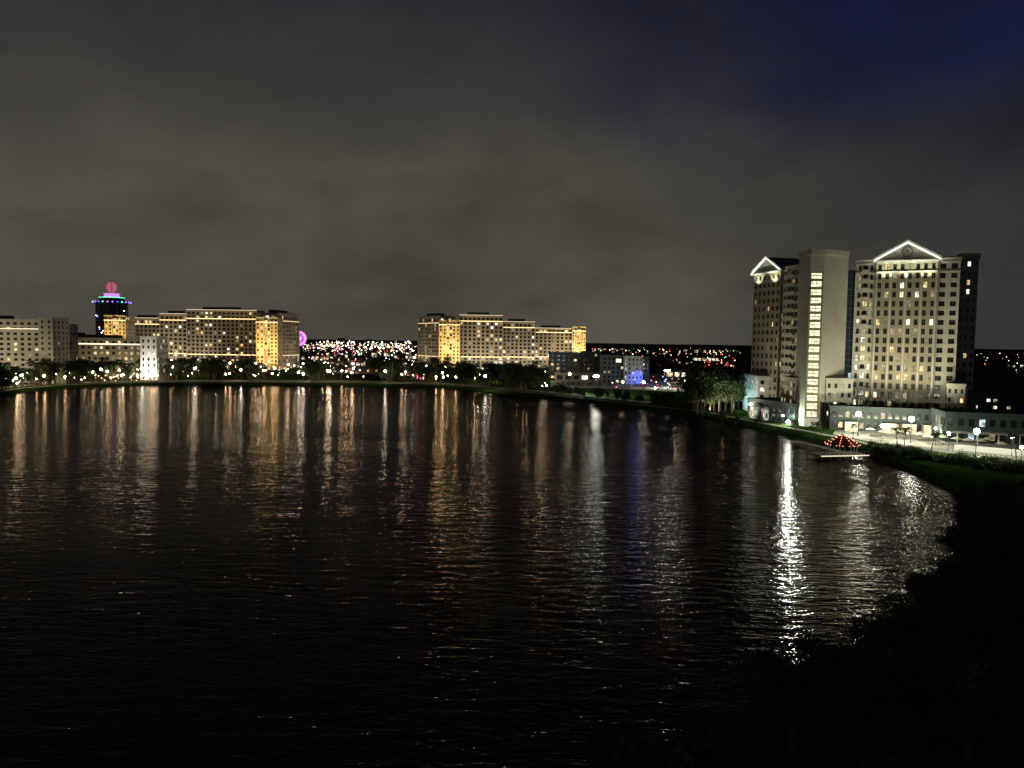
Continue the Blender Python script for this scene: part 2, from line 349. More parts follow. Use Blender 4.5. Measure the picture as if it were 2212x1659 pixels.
# ------------------------------------------------------------------ resort hotels (two sister buildings)
WARM=(1.0,0.82,0.58)
def hotel(name,blocks,bays):
    e=bpy.data.objects.new(name,None); sc.collection.objects.link(e)
    for i,(u0,Y0,u1,Y1,vt,dep,strip,kind) in enumerate(blocks):
        b=MB(); p0=at(u0,740,Y0);p1=at(u1,740,Y1); L=(Vector((p1.x-p0.x,p1.y-p0.y))).length
        um=(u0+u1)/2; zt=at(um,vt,(Y0+Y1)/2).z
        zs=zt-strip; zb=13.5; nc=max(2,int(L/3.9)); nn_=Vector((p1.y-p0.y,-(p1.x-p0.x),0)).normalized()
        wall='tan'; lit=('lw','ld','lw2')
        pr=0.16 if kind!='dim' else 0.10
        b.block(p0,p1,dep,1.5,zb,nc,4,0.55,0.55,0.35,wall,lit=lit,pl=0.35,parapet=0)
        b.block(p0,p1,dep,zb,zs,nc,max(3,int((zs-zb)/3.4)),0.6,0.58,0.8,wall,lit=lit,pl=pr,parapet=0)
        q0=Vector((p0.x,p0.y,0))-nn_*1.0; q1=Vector((p1.x,p1.y,0))-nn_*1.0
        b.block(q0,q1,dep-2,zs,zt,nc,max(1,int(strip/3.2)),0.6,0.5,0.3,wall,lit=lit,pl=0.2,parapet=0.9)
        for z,mt in ((zs,'gold'),(zb,'gold')):
            b.band(p0,p1,z-0.55,0.45,0.7,wall)
            b.band(p0,p1,z-0.1,0.35 if kind=='dim' else 0.65,0.35,mt,0.3)
        b.band(p0,p1,zt+0.9,0.25,0.4,'goldw' if kind!='dim' else wall,0.2)
        dd=(Vector((p1.x,p1.y,0))-Vector((p0.x,p0.y,0))); k=max(2,int(L/14))
        for j in range(k+1):
            a=Vector((p0.x,p0.y,0))+dd*(j/k)*0.985
            b.box(a+nn_*0.5+Vector((0,0,1.5)),dd.normalized()*0.9,-nn_*0.48,Vector((0,0,zs-2.2)),'cream')
        a=Vector((p0.x,p0.y,0)).lerp(Vector((p1.x,p1.y,0)),0.2)-nn_*5
        b.box(a+Vector((0,0,zt)),dd*0.5,-nn_*7,Vector((0,0,3.8)),'darkwall')
        a=Vector((p0.x,p0.y,0)).lerp(Vector((p1.x,p1.y,0)),0.78)-nn_*4
        b.box(a+Vector((0,0,zt)),dd*0.1,-nn_*5,Vector((0,0,2.2)),'roof')
        b.obj("wing_%d"%(i+1),parent=e)
        mid=Vector(((p0.x+p1.x)/2,(p0.y+p1.y)/2,0)); pw=L*(215 if kind!='dim' else 80)
        area("facade_floodlight",mid+nn_*24+Vector((0,0,3)),mid+Vector((0,0,34)),L*0.9,1.5,pw*1.0,WARM,e,150)
    for i,(u0,Y0,u1,Y1,vt,dep) in enumerate(bays):
        b=MB(); p0=at(u0,740,Y0);p1=at(u1,740,Y1); zt=at((u0+u1)/2,vt,Y0).z; nn_=Vector((p1.y-p0.y,-(p1.x-p0.x),0)).normalized()
        P0=Vector((p0.x,p0.y,0));P1=Vector((p1.x,p1.y,0)); 
        A=P0.lerp(P1,0.36);B=P0.lerp(P1,0.64)
        nr=int((zt-1.5)/3.1)
        b.block(P0,A-nn_*0.0,dep,1.5,zt,2,nr,0.45,0.55,0.4,'cream',lit=('lw','ld'),pl=0.2,parapet=0.8)
        b.block(B,P1,dep,1.5,zt,2,nr,0.45,0.55,0.4,'cream',lit=('lw','ld'),pl=0.2,parapet=0.8)
        b.block(A+nn_*(-1.2),B+nn_*(-1.2),dep-2,1.5,zt-1.5,2,nr,0.8,0.7,0.3,'cream',lit=('lw','ld'),pl=0.65,parapet=0)
        b.band(P0,P1,zt-3.4,0.5,0.9,'gold')
        b.band(P0,P1,zt+0.9,0.4,0.9,'cream')
        b.obj("gold_bay_%d"%(i+1),parent=e)
        mid=(P0+P1)/2; L=(P1-P0).length
        area("bay_floodlight",mid+nn_*9+Vector((0,0,2.5)),mid+Vector((0,0,24)),L,1.0,6000,(1,0.65,0.20),e,120)
        area("bay_floodlight",mid+nn_*12+Vector((0,0,3)),mid+Vector((0,0,46)),L,1.0,8500,(1,0.65,0.20),e,70)
    return e
hotel("resort_hotel",[
 (275,700,346,695,689,16,5,'n'),(345,682,404,680,680,18,5,'n'),(403,662,555,658,672,18,7,'n'),(599,650,646,700,680,18,6,'dim')],
 [(226,660,272,660,684,16),(553,640,600,640,688,14)])
hotel("resort_hotel",[
 (903,745,949,705,685,18,6,'dim'),(991,708,1086,712,683,18,5,'n'),(1085,730,1156,733,697,18,5,'n'),(1155,752,1237,756,711,16,3.5,'n')],
 [(948,692,993,692,694,14),(1236,748,1265,748,708,12)])
# ------------------------------------------------------------------ left lakeside hotels
def simple_hotel(name,parts):
    e=bpy.data.objects.new(name,None); sc.collection.objects.link(e)
    for i,d in enumerate(parts):
        b=MB(); p0=at(d['u0'],740,d['Y0']);p1=at(d['u1'],740,d.get('Y1',d['Y0'])); zt=at((d['u0']+d['u1'])/2,d['vt'],d['Y0']).z
        L=(Vector((p1.x-p0.x,p1.y-p0.y))).length; nn_=Vector((p1.y-p0.y,-(p1.x-p0.x),0)).normalized()
        b.block(p0,p1,d.get('dep',16),1.5,zt,d.get('nc',max(2,int(L/3.8))),d['nr'],d.get('wf',0.5),d.get('hf',0.5),0.3,d['wall'],d.get('dark','glass'),lit=d.get('lit',('lw','ld')),pl=d.get('pl',0.15),parapet=d.get('par',1.0))
        for z,mt,h in d.get('strips',()):
            b.band(p0,p1,zt-z-0.4,0.4,0.8,d['wall']); b.band(p0,p1,zt-z,h,0.4,mt,0.3)
        if d.get('plant'):
            P0=Vector((p0.x,p0.y,0));P1=Vector((p1.x,p1.y,0)); b.box(P0.lerp(P1,0.3)-nn_*4+Vector((0,0,zt)),(P1-P0)*0.35,-nn_*6,Vector((0,0,3)),'roof')
        b.obj("wing_%d"%(i+1),parent=e)
        mid=Vector(((p0.x+p1.x)/2,(p0.y+p1.y)/2,0))
        if d.get('fl'): area("facade_floodlight",mid+nn_*d.get('fd',20)+Vector((0,0,3)),mid+Vector((0,0,zt*0.75)),L*0.9,1.2,d['fl'],d.get('fc',WARM),e,150)
    return e
simple_hotel("lakeside_hotel",[
 dict(u0=-140,u1=86,Y0=432,vt=692,nr=12,wall='stone',pl=0.12,strips=((4.8,'goldw',0.45),),fl=12000,fd=30,plant=1,dep=20),
 dict(u0=84,u1=114,Y0=424,vt=689,nr=12,nc=2,wall='stone',wf=0.3,pl=0.1,fl=2000,fd=20,dep=16),
 dict(u0=112,u1=140,Y0=452,vt=703,nr=11,nc=3,wall='darkwall',pl=0.06,dep=14)])
simple_hotel("convention_hotel",[
 dict(u0=146,u1=304,Y0=500,vt=733,nr=7,wall='olive',pl=0.45,lit=('lw','ld','ld'),strips=((3.6,'goldw',0.9),),fl=2400,fd=16,plant=1),
 dict(u0=303,u1=338,Y0=472,vt=730,nr=7,nc=3,wf=0.35,wall='white',pl=0.2,lit=('lw2','lc'),fl=3600,fd=12,fc=(1,0.92,0.8))])
# observation tower hotel with illuminated globe
b=MB(); Y=820; c=at(243,730,Y)
mpp=Y/F
zt=at(243,657,Y).z
prof=16
def ringz(R0,z0,R1,z1,m,nseg=prof): b.cyl((c.x,c.y,z0),(c.x,c.y,z1),R0*mpp,R1*mpp,nseg,m)
ringz(31,1.5,31,zt,'glassb')
for k in range(14):
    ringz(31.4,4+k*(zt-6)/14,31.4,4.5+k*(zt-6)/14,'greywall')
for a in range(8):
    an=a*math.pi/4; b.box((c.x+math.cos(an)*31.2*mpp-.5,c.y+math.sin(an)*31.2*mpp-.5,1.5),(1,0,0),(0,1,0),(0,0,zt-1.5),'greywall')
for k in range(26):
    an=random.uniform(math.pi,2*math.pi); z=random.uniform(8,zt-4); b.octa((c.x+math.cos(an)*31.6*mpp,c.y+math.sin(an)*31.6*mpp,z),0.7,random.choice(['f_w','f_b','f_n']))
ringz(31,zt,36,zt+3*mpp,'darkwall'); ringz(36,zt+3*mpp,35,zt+6*mpp,'glassb')
for a in range(24):
    an=a*math.pi/12; b.octa((c.x+math.cos(an)*36*mpp,c.y+math.sin(an)*36*mpp,zt+4*mpp),1.2,['purple','nblue','ngreen','purple'][a%4])
ringz(27,zt+6*mpp,24,zt+13*mpp,'glassb'); ringz(24.5,zt+13*mpp,25,zt+14.5*mpp,'ngreen')
ringz(17,zt+14.5*mpp,13,zt+22*mpp,'purple'); ringz(17,zt+22*mpp,18,zt+23.2*mpp,'npink')
b.ball((c.x,c.y,zt+36*mpp),12*mpp,'npink',14,9); ringz(3,zt+23*mpp,3,zt+26*mpp,'metal')
for a in range(6):
    an=a*math.pi/3; R_=12.6*mpp; cz=zt+36*mpp; prev=None
    for j in range(13):
        th=math.pi*j/12; q=Vector((c.x+math.cos(an)*math.sin(th)*R_,c.y+math.sin(an)*math.sin(th)*R_,cz+math.cos(th)*R_))
        if prev is not None: b.cyl(prev,q,0.3,0.3,4,'metal',False)
        prev=q
b.obj("observation_tower")
# ferris wheel
b=MB(); Y=1300; c=at(646,731,Y); Rw=15*Y/F
for rr,mt in ((Rw,'f_m'),(Rw*0.82,'f_m')):
    for i in range(36):
        a0=2*math.pi*i/36;a1=2*math.pi*(i+1)/36
        for yo in (-1.2,1.2):
            b.cyl((c.x+math.cos(a0)*rr,c.y+yo,c.z+math.sin(a0)*rr),(c.x+math.cos(a1)*rr,c.y+yo,c.z+math.sin(a1)*rr),0.3,0.3,4,mt,False)
for i in range(18):
    a0=2*math.pi*i/18; p=(c.x+math.cos(a0)*Rw,c.y,c.z+math.sin(a0)*Rw)
    b.cyl((c.x,c.y,c.z),p,0.15,0.15,4,'f_m' if i%2 else 'f_b',False); b.box((p[0]-.9,p[1]-.9,p[2]-2.2),(1.8,0,0),(0,1.8,0),(0,0,1.8),'white')
for s in (-1,1):
    b.cyl((c.x+s*9,c.y-4,1.5),(c.x,c.y-2,c.z),0.6,0.4,6,'white'); b.cyl((c.x+s*9,c.y+4,1.5),(c.x,c.y+2,c.z),0.6,0.4,6,'white')
b.obj("ferris_wheel")
# ------------------------------------------------------------------ hotel tower on the right
E=bpy.data.objects.new("hotel_tower",None); sc.collection.objects.link(E)
def xy(u,Y,v=740): p=at(u,v,Y); return Vector((p.x,p.y,0))
Z=Vector((0,0,1))
A=xy(1842,268);Bp=xy(2067,254); dv=Bp-A; ev=dv.normalized(); nv=Vector((dv.y,-dv.x,0)).normalized(); LR=dv.length
zr=59.0; nf=18
b=MB()
pa=A+dv*0.205; pb=A+dv*0.79
def balc(bd,p0,p1,z0,z1,nr,n,out=1.3):
    h=(z1-z0)/nr; e=(p1-p0)
    for r in range(1,nr):
        z=z0+r*h
        bd.box(p0+e*0.08+Z*z+n*out,e*0.84,-n*(out-0.01),Z*0.22,'stone')
        bd.box(p0+e*0.08+Z*(z+0.22)+n*out,e*0.84,-n*0.08,Z*0.7,'stone')
b.block(A,pa,16,1.5,zr,3,nf,0.62,0.6,0.9,'stone',lit=('lw','lw2','ld','ld'),pl=0.25,parapet=1.2,trim='metal'); 
b.block(pb,Bp,16,1.5,zr,2,nf,0.55,0.55,0.9,'stone',lit=('ld',),pl=0.04,parapet=1.2,trim='metal')
b.block(pa+nv*1.6,pb+nv*1.6,18,1.5,zr,8,nf,0.48,0.62,0.7,'olive',lit=('lw','lw2','ld','ld'),pl=0.26,parapet=0.5,trim='metal')
balc(b,A+dv*0.06,A+dv*0.15,1.5,zr,nf,nv,0.9)
for z in (zr-3.6,zr-0.4): 
    b.band(A,pa-ev*0.05,z,0.4,0.5,'stone'); b.band(pb+ev*0.05,Bp,z,0.4,0.5,'stone'); b.band(pa+nv*1.6,pb+nv*1.6,z,0.4,0.5,'stone')
for j in range(5):
    a=(pa+nv*1.6).lerp(pb+nv*1.6,j/4)*1.0
    b.box(a-ev*(0.25 if j else 0)-ev*(0.25 if j==4 else 0)+nv*0.35+Z*1.5,ev*0.5,-nv*0.34,Z*(zr-5.2),'stone')
def gable(bd,p0,p1,n,z0,hh,dep,logo=True):
    e=(p1-p0); u=e.normalized(); p0=p0-u*1.2; p1=p1+u*1.2; e=p1-p0
    f0=p0+n*0.6+Z*z0; f1=p1+n*0.6+Z*z0; ap=(f0+f1)/2+Z*hh
    g0=f0-n*dep;g1=f1-n*dep;gp=ap-n*dep
    bd.face((f0,f1,ap),'stone'); bd.face((g1,g0,gp),'stone'); bd.face((f1,g1,gp,ap),'roof'); bd.face((g0,f0,ap,gp),'roof'); bd.face((f0,g0,g1,f1),'stone')
    for a,c_ in ((f0,ap),(f1,ap)):
        d=(c_-a)
        bd.box(a+n*0.5,d,-n*0.48,Z*0.7,'white'); bd.box(a+n*0.30-Z*0.45,d,-n*0.2,Z*0.35,'ledw')
    bd.box(f0+n*0.7-Z*0.6,e,-n*0.68,Z*0.55,'white')
    if logo:
        c_=(f0+f1)/2+n*0.15+Z*hh*0.42; R_=hh*0.26; k=20
        for i in range(k):
            a0=2*math.pi*i/k;a1=2*math.pi*(i+1)/k
            bd.cyl(c_+u*math.cos(a0)*R_+Z*math.sin(a0)*R_,c_+u*math.cos(a1)*R_+Z*math.sin(a1)*R_,0.14,0.14,4,'metal',False)
        q=R_*0.5; bd.box(c_-u*q-Z*0.15,u*2*q,n*0.1,Z*0.3,'metal'); bd.box(c_-u*0.15-Z*q,u*0.3,n*0.12,Z*2*q,'metal')
gable(b,pa+nv*1.6,pb+nv*1.6,nv,zr+0.6,6.2,18)
b.obj("right_wing",parent=E)
# dark rear wing
b=MB(); q0=xy(2066,274);q1=xy(2106,274)
b.block(q0-ev*6,q1,14,1.5,62,6,18,0.5,0.5,0.3,'greywall',lit=('lw2','lw'),pl=0.06,parapet=1)
b.box(q0.lerp(q1,0.3)+Z*62+Vector((0,1,0)),(6,0,0),(0,5,0),Z*2.2,'stone')
b.obj("rear_wing",parent=E)
# lower shoulders
b=MB()
s0=xy(2050,252);s1=xy(2090,249); b.block(s0,s1,14,1.5,16.5,3,5,0.45,0.5,0.3,'stone',lit=('lw','ld'),pl=0.2)
s0=xy(1788,257.5);s1=xy(1846,257); b.block(s0,s1,8,1.5,17.5,4,5,0.45,0.5,0.3,'stone',lit=('lw2','ld'),pl=0.35)
b.obj("shoulder_block",parent=E)
# centre shaft
b=MB()
c0=xy(1721,266);c1=xy(1744,258);c2=xy(1774,257);c3=xy(1826,262); zs=62.0; zb0=1.5
back0=c0+Vector((8,14,0));back3=c3+Vector((4,12,0))
b.face((c0+Z*zb0,c1+Z*zb0,c1+Z*zs,c0+Z*zs),'stone'); b.face((c2+Z*zb0,c3+Z*zb0,c3+Z*zs,c2+Z*zs),'stone')
b.face((back0+Z*zb0,c0+Z*zb0,c0+Z*zs,back0+Z*zs),'stone'); b.face((c3+Z*zb0,back3+Z*zb0,back3+Z*zs,c3+Z*zs),'stone'); b.face((back3+Z*zb0,back0+Z*zb0,back0+Z*zs,back3+Z*zs),'stone')
b.facade(c1,c2,zb0+3,zs-7,1,18,0.74,0.66,0.25,'olive',lit=('stair',),pl=1.0,trim='metal')
b.face((c1+Z*zb0,c2+Z*zb0,c2+Z*(zb0+3),c1+Z*(zb0+3)),'white'); b.face((c1+Z*(zs-7),c2+Z*(zs-7),c2+Z*zs,c1+Z*zs),'stone')
b.face((c0+Z*zs,c1+Z*zs,c2+Z*zs,c3+Z*zs,back3+Z*zs,back0+Z*zs),'roof')
for p,q in ((c0,c1),(c1,c2),(c2,c3)):
    b.band(p,q,zs-1.2,1.8,0.4,'stone')
n1=Vector(((c2-c1).y,-(c2-c1).x,0)).normalized()
for k in range(18):
    z=zb0+3+k*(zs-7-zb0-3)/18+1.3
    b.box(c1.lerp(c2,0.15)+Z*z-n1*0.12,(c2-c1)*0.70,-n1*0.06,Z*0.22,'metal')
b.obj("stair_shaft",parent=E)
# dark glass recess
b=MB(); r0=xy(1818,270);r1=xy(1843,269.5)
b.facade(r0,r1,1.5,57,3,24,0.92,0.9,0.1,'darkwall','glassb',('lc',),0.03); nn_=Vector((0,1,0))
b.face((r0+Z*57,r1+Z*57,r1+Z*57+nn_*10,r0+Z*57+nn_*10),'roof')
b.obj("glass_link",parent=E)
# left angled wing
b=MB(); w1=xy(1722,284);w0=xy(1627,315); dw=w1-w0; ew=dw.normalized(); nw=Vector((dw.y,-dw.x,0)).normalized()
g0=w0+dw*0.03; g1=w0+dw*0.66
b.block(g0+nw*1.2,g1+nw*1.2,14,1.5,zr-0.5,6,nf,0.45,0.55,0.5,'olive',lit=('lw','ld','ld'),pl=0.10,parapet=0.5,trim='metal')
b.block(g1,w1,13,1.5,zr,4,nf,0.5,0.55,0.8,'stone',lit=('lw','ld'),pl=0.10,parapet=1.2,trim='metal'); balc(b,g1+dw*0.06,w1-dw*0.04,1.5,zr,nf,nw,1.0)
gable(b,g0+nw*1.2,g1+nw*1.2,nw,zr,6.0,14,False)
b.box(w1+Z*1.5,(c0+Vector((4,10,0)))-w1,Vector((10,4,0)),Z*56,'darkwall')
b.obj("left_wing",parent=E)
b=MB(); s0=xy(1609,322);s1=xy(1640,300); b.block(s0,s1,18,1.5,16,7,5,0.45,0.55,0.3,'white',lit=('lc','lw2'),pl=0.4)
nq=Vector(((s1-s0).y,-(s1-s0).x,0)).normalized(); area("podium_floodlight",(s0+s1)/2+nq*8+Z*2.5,(s0+s1)/2+Z*10,16,0.8,1500,(0.5,0.95,1.0),E,150)
s0=xy(1690,284);s1=xy(1722,264); b.block(s0,s1,14,1.5,17,5,5,0.45,0.5,0.3,'stone',lit=('lw','ld'),pl=0.3)
s0=xy(1620,290);s1=xy(1722,262); b.block(s0,s1,12,1.5,8,8,2,0.7,0.6,0.3,'teal',lit=('lw2','ld'),pl=0.2)
b.obj("left_podium",parent=E)
# right podium with lobby canopy
b=MB(); s0=xy(1800,250);s1=xy(2050,240); b.block(s0,s1,7,1.5,8.6,16,2,0.62,0.55,0.4,'teal',lit=('lw','ld','ld'),pl=0.2)
nn_=Vector(((s1-s0).y,-(s1-s0).x,0)).normalized()
for fr in (0.12,0.45,0.62,0.8):
    p=s0.lerp(s1,fr)+nn_*0.02; b.box(p+Z*1.5+nn_*4,(s1-s0).normalized()*4,-nn_*3.9,Z*3.2,'stone','roof'); 
    b.box(p+Z*1.5+nn_*4.06+(s1-s0).normalized()*0.8,(s1-s0).normalized()*2.4,-nn_*0.04,Z*2.3,'store')
b.obj("lobby_podium",parent=E)
TW=(0.93,1.0,0.76); TS=(1.0,0.91,0.66)
midR=(A+Bp)/2
area("facade_floodlight",midR+nv*34+Z*4,midR+Z*36,34,1.5,9500,TS,E,150)
area("facade_floodlight",midR+nv*9+Z*9,midR+Z*50,30,1.0,3200,TS,E,90)
mw=(w0+w1)/2
area("facade_floodlight",mw+nw*24+Z*3,mw+Z*38,26,1.5,5600,TS,E,150)
gm=(pa+pb)/2+nv*1.6
for f_ in (-0.33,0,0.33):
    spot("gable_uplight",gm+ev*(LR*0.585*f_)+nv*3.2+Z*(zr-7),gm+ev*(LR*0.585*f_)+Z*(zr+3),4200,TW,95,E)
gm2=(g0+g1)/2+nw*1.2
for f_ in (-0.3,0.3):
    spot("gable_uplight",gm2+ew*(dw.length*0.63*f_)+nw*3.0+Z*(zr-6),gm2+ew*(dw.length*0.63*f_)+Z*(zr+3),5200,TW,95,E)
n3=Vector(((c3-c2).y,-(c3-c2).x,0)).normalized(); n0=Vector(((c1-c0).y,-(c1-c0).x,0)).normalized()
spot("shaft_uplight",c0.lerp(c1,0.5)+n0*4+Z*2,c0.lerp(c1,.5)+Z*24,30000,TW,110,E,0.5)
spot("shaft_uplight",c2.lerp(c3,0.2)+n3*5+Z*2,c2.lerp(c3,0.4)+Z*24,70000,TW,110,E,0.5)
spot("shaft_uplight",c2.lerp(c3,0.2)+n3*13+Z*2,c2.lerp(c3,.4)+Z*46,65000,TW,60,E,0.5)
b=MB()
for p in (c0.lerp(c1,0.5)+n0*4,c2.lerp(c3,0.2)+n3*5):
    b.box(p+Z*1.5+Vector((-.5,-.3,0)),(1,0,0),(0,.6,0),Z*0.4,'metal'); b.octa(p+Z*2.5,0.75,'lamp_b')
b.obj("uplight_fixture",parent=E)
# ------------------------------------------------------------------ terrace, pool-bar buildings, fence, lamps
def sheet(name,uv,z,m):
    b=MB(); b.face([gnd(u,v,z) for u,v in uv][::-1],m); o=b.obj(name); return o
sheet("terrace_paving",[(1800,938),(1870,952),(1960,966),(2060,980),(2250,1006),(2400,1006),(2400,930),(1810,915)],1.512,'paving')
e2=bpy.data.objects.new("restaurant_building",None); sc.collection.objects.link(e2)
b=MB(); s0=xy(2052,222);s1=xy(2330,214); b.block(s0,s1,14,1.5,9.5,12,2,0.6,0.55,0.3,'teal',lit=('lc','ld','ld'),pl=0.15)
n4=Vector(((s1-s0).y,-(s1-s0).x,0)).normalized(); u4=(s1-s0).normalized()
for i in range(7): b.cyl(s0+u4*(2+i*5.4)+n4*4+Z*1.5,s0+u4*(2+i*5.4)+n4*4+Z*4.6,0.15,0.15,6,'white')
b.box(s0+n4*4.6+Z*4.6,u4*(s1-s0).length,-n4*4.55,Z*0.3,'stone')
b.obj("restaurant_body",parent=e2)
b=MB(); s0=xy(2120,300);s1=xy(2330,295); b.block(s0,s1,16,1.5,10,14,3,0.6,0.4,0.3,'darkwall',lit=('lw2','ld'),pl=0.2); b.obj("service_building")
for u,v,ww,hh in ((1637,905,3.4,4.4),(1700,912,5.5,4.6),(1660,908,3,3.6)):
    p=gnd(u,v); b=MB(); b.block(Vector((p.x-ww/2,p.y,0)),Vector((p.x+ww/2,p.y,0)),4,1.5,1.5+hh,2,1,0.5,0.5,0.15,'white',lit=('lc','lw2'),pl=0.6,parapet=0.2)
    c4=Vector((p.x,p.y+2,0)); f0=[c4+Vector((sx_*(ww/2+.4),sy*2.4,1.7+hh)) for sx_,sy in ((-1,-1),(1,-1),(1,1),(-1,1))]; ap=c4+Z*(3.2+hh)
    for i in range(4): b.face((f0[i],f0[(i+1)%4],ap),'white')
    b.obj("kiosk")
b=MB(); line=[gnd(u,v) for u,v in ((1880,957),(1960,970),(2060,984),(2150,997),(2260,1012))]
for a,c_ in zip(line,line[1:]):
    d=c_-a; k=max(2,int(d.length/1.8)); 
    for i in range(k): 
        q=a+d*i/k; b.box(q+Vector((-.06,-.06,0)),(.12,0,0),(0,.12,0),Z*1.15,'white')
    b.box(a+Z*1.0,d,Vector((0,.06,0)),Z*0.08,'white'); b.box(a+Z*0.5,d,Vector((0,.05,0)),Z*0.06,'white')
b.obj("fence")
b=MB(); a=gnd(2062,972);c_=gnd(2300,994); d=c_-a; b.box(a,d,Vector((0,.3,0)),Z*1.6,'white'); b.obj("garden_wall")
def tlamp(u,v,me,s=1.0): 
    p=gnd(u,v); return lamp(me,p,s)
for u,v in ((1853,942),(1967,956),(2107,990)): tlamp(u,v,TC)
for u,v in ((1903,955),(2020,962),(2185,985),(2048,975),(2205,1010)): tlamp(u,v,LN,0.75)
b=MB(); b.cyl((0,0,0),(0,0,2.6),0.04,0.03,6,'metal')
for i in range(8):
    a0=i*math.pi/4;a1=a0+math.pi/4; b.face(((math.cos(a0)*1.6,math.sin(a0)*1.6,2.1),(math.cos(a1)*1.6,math.sin(a1)*1.6,2.1),(0,0,2.8)),'cream')
b.cyl((0,0,0),(0,0,0.1),0.4,0.35,8,'metal'); b.cyl((0,0,0.7),(0,0,0.76),0.6,0.6,10,'white'); um=b.mesh("umbrella_table")
for i in range(12):
    u=1880+i*26+random.uniform(-6,6); p=gnd(u,942+ (i*26)*0.10+random.uniform(-4,6)); inst("patio_umbrella",um,(p.x,p.y,1.51))
# dock pavilion
D=bpy.data.objects.new("dock_pavilion",None); sc.collection.objects.link(D)
b=MB(); pc=gnd(1808,982,1.0); ux=Vector((0.98,0.20,0)).normalized(); uy=Vector((-ux.y,ux.x,0))
b.box(pc-ux*7-uy*3.5+Z*0,ux*14,uy*7,Z*0.3,'wood')
for i in range(6):
    for j in (-3.2,3.2): b.cyl(pc+ux*(-6.6+i*2.64)+uy*j-Z*1.6,pc+ux*(-6.6+i*2.64)+uy*j,0.16,0.16,6,'wood')
for j in (-3.4,):
    b.box(pc-ux*7+uy*j+Z*0.3+Z*0.8,ux*14,uy*0.08,Z*0.1,'white'); b.box(pc-ux*7+uy*(j-0.12)+Z*0.12,ux*14,uy*0.1,Z*0.18,'goldw')
    for i in range(12): b.box(pc+ux*(-7+i*1.27)+uy*j+Z*0.3,ux*0.08,uy*0.08,Z*0.8,'white')
b.box(pc-ux*7.0-uy*3.2+Z*1.1,ux*0.08,uy*6.5,Z*0.1,'white')
b.box(pc+ux*2-uy*1+uy*4.5-Z*0.02,ux*3,uy*22,Z*0.25,'wood')
gc=pc+ux*1.5+Z*0.3; Rg=3.6
pp=[gc+ux*math.cos(i*math.pi/4)*Rg+uy*math.sin(i*math.pi/4)*Rg for i in range(8)]
for i in range(8):
    b.cyl(pp[i],pp[i]+Z*2.5,0.1,0.1,6,'white'); q=gc+(pp[i]-gc)*1.2+Z*2.5;q2=gc+(pp[(i+1)%8]-gc)*1.2+Z*2.5; ap=gc+Z*5.2
    b.face((q,q2,ap),'redroof')
    for k in range(5): b.octa(q.lerp(ap,k/5)+Z*0.12,0.11,'bulb'); 
    for k in range(2): b.octa(q.lerp(q2,(k+0.5)/2)-Z*0.1,0.10,'bulb')
b.obj("gazebo_deck",parent=D)
for u,v,s in ((1952,975,0.62),(1938,968,0.5),(2010,985,0.5),(1842,948,0.45),(2195,1000,0.6),(1775,938,0.4)):
    p=gnd(u,v); inst("palm_tree",palms[random.randrange(4)],(p.x,p.y,1.5),random.uniform(0,6),s)
for i in range(56):
    u=1885+i*6.2+random.uniform(-6,6); p=gnd(u,976+ (u-1960)*0.15+random.uniform(-8,14)); inst("shrub",shrubs[i%3],(p.x,p.y,1.45),random.uniform(0,6),random.uniform(0.6,1.4))
# ------------------------------------------------------------------ mid-distance buildings by the shore
BH=simple_hotel("business_hotel",[
 dict(u0=1303,u1=1350,Y0=510,vt=770,nr=6,nc=5,wall='greywall',pl=0.15,dep=18),
 dict(u0=1349,u1=1390,Y0=506,vt=772,nr=6,nc=5,wall='stone',wf=0.4,pl=0.35,lit=('lc','ld'),fl=420,fd=12,fc=(0.6,0.7,1)),
 dict(u0=1389,u1=1404,Y0=512,vt=773,nr=6,nc=2,wall='darkwall',pl=0.05,dep=14)])
p=xy(1380,501); spot("blue_wall_wash",p+Z*8.5+Vector((0,-3,0)),p+Z*3.5+Vector((1,5,0)),7000,(0.05,0.08,1.0),110,BH,0.4)
b=MB(); p=at(1336,779,509); b.box(p+Vector((-2.2,-1,-1.6)),(4.4,0,0),(0,0.3,0),Z*3.2,'metal'); b.box(p+Vector((-1.8,-1.06,-1.2)),(3.6,0,0),(0,0.05,0),Z*2.4,'goldw'); b.obj("hotel_sign")
p=gnd(1381,830); b=MB(); 
for i in range(5): b.cyl((p.x-2+i,p.y,1.5),(p.x-2+i,p.y,6.5-abs(i-2)*0.6),0.35,0.3,6,'nblue')
b.box((p.x-3,p.y-0.6,1.5),(6,0,0),(0,1.2,0),(0,0,0.5),'metal'); b.obj("blue_light_fountain")
simple_hotel("office_building",[
 dict(u0=1188,u1=1262,Y0=560,vt=764,nr=6,wall='greywall',pl=0.18,dep=16,fl=700,fd=14),
 dict(u0=1260,u1=1300,Y0=548,vt=762,nr=6,nc=5,wall='darkwall',pl=0.12,dep=16)])
def lowb(u0,u1,v,h,Yd=12,wall='tan',pl=0.7,nr=1):
    p0=gnd(u0,v); p1=gnd(u1,v+(u1-u0)*0.014); b=MB(); L=(p1-p0).length
    b.block(Vector((p0.x,p0.y,0)),Vector((p1.x,p1.y,0)),Yd,1.5,1.5+h,max(3,int(L/5)),nr,0.7,0.6,0.3,wall,lit=('store','lw2','ld'),pl=pl,parapet=0.6)
    b.band(p0,p1,1.5+h-0.6,0.3,1.6,wall); b.obj("shop_building")
for a in ((680,760,772,6),(772,850,770,7),(850,898,776,6),(700,790,790,5),(805,880,792,5),(352,420,800,6),(430,520,798,6),(1010,1090,788,6),(1100,1180,796,5),(1420,1490,786,6),(1440,1500,815,5),(1200,1290,822,5),(1500,1560,780,6),(0,80,812,5),(150,300,812,5),(640,700,778,6)): lowb(*a)
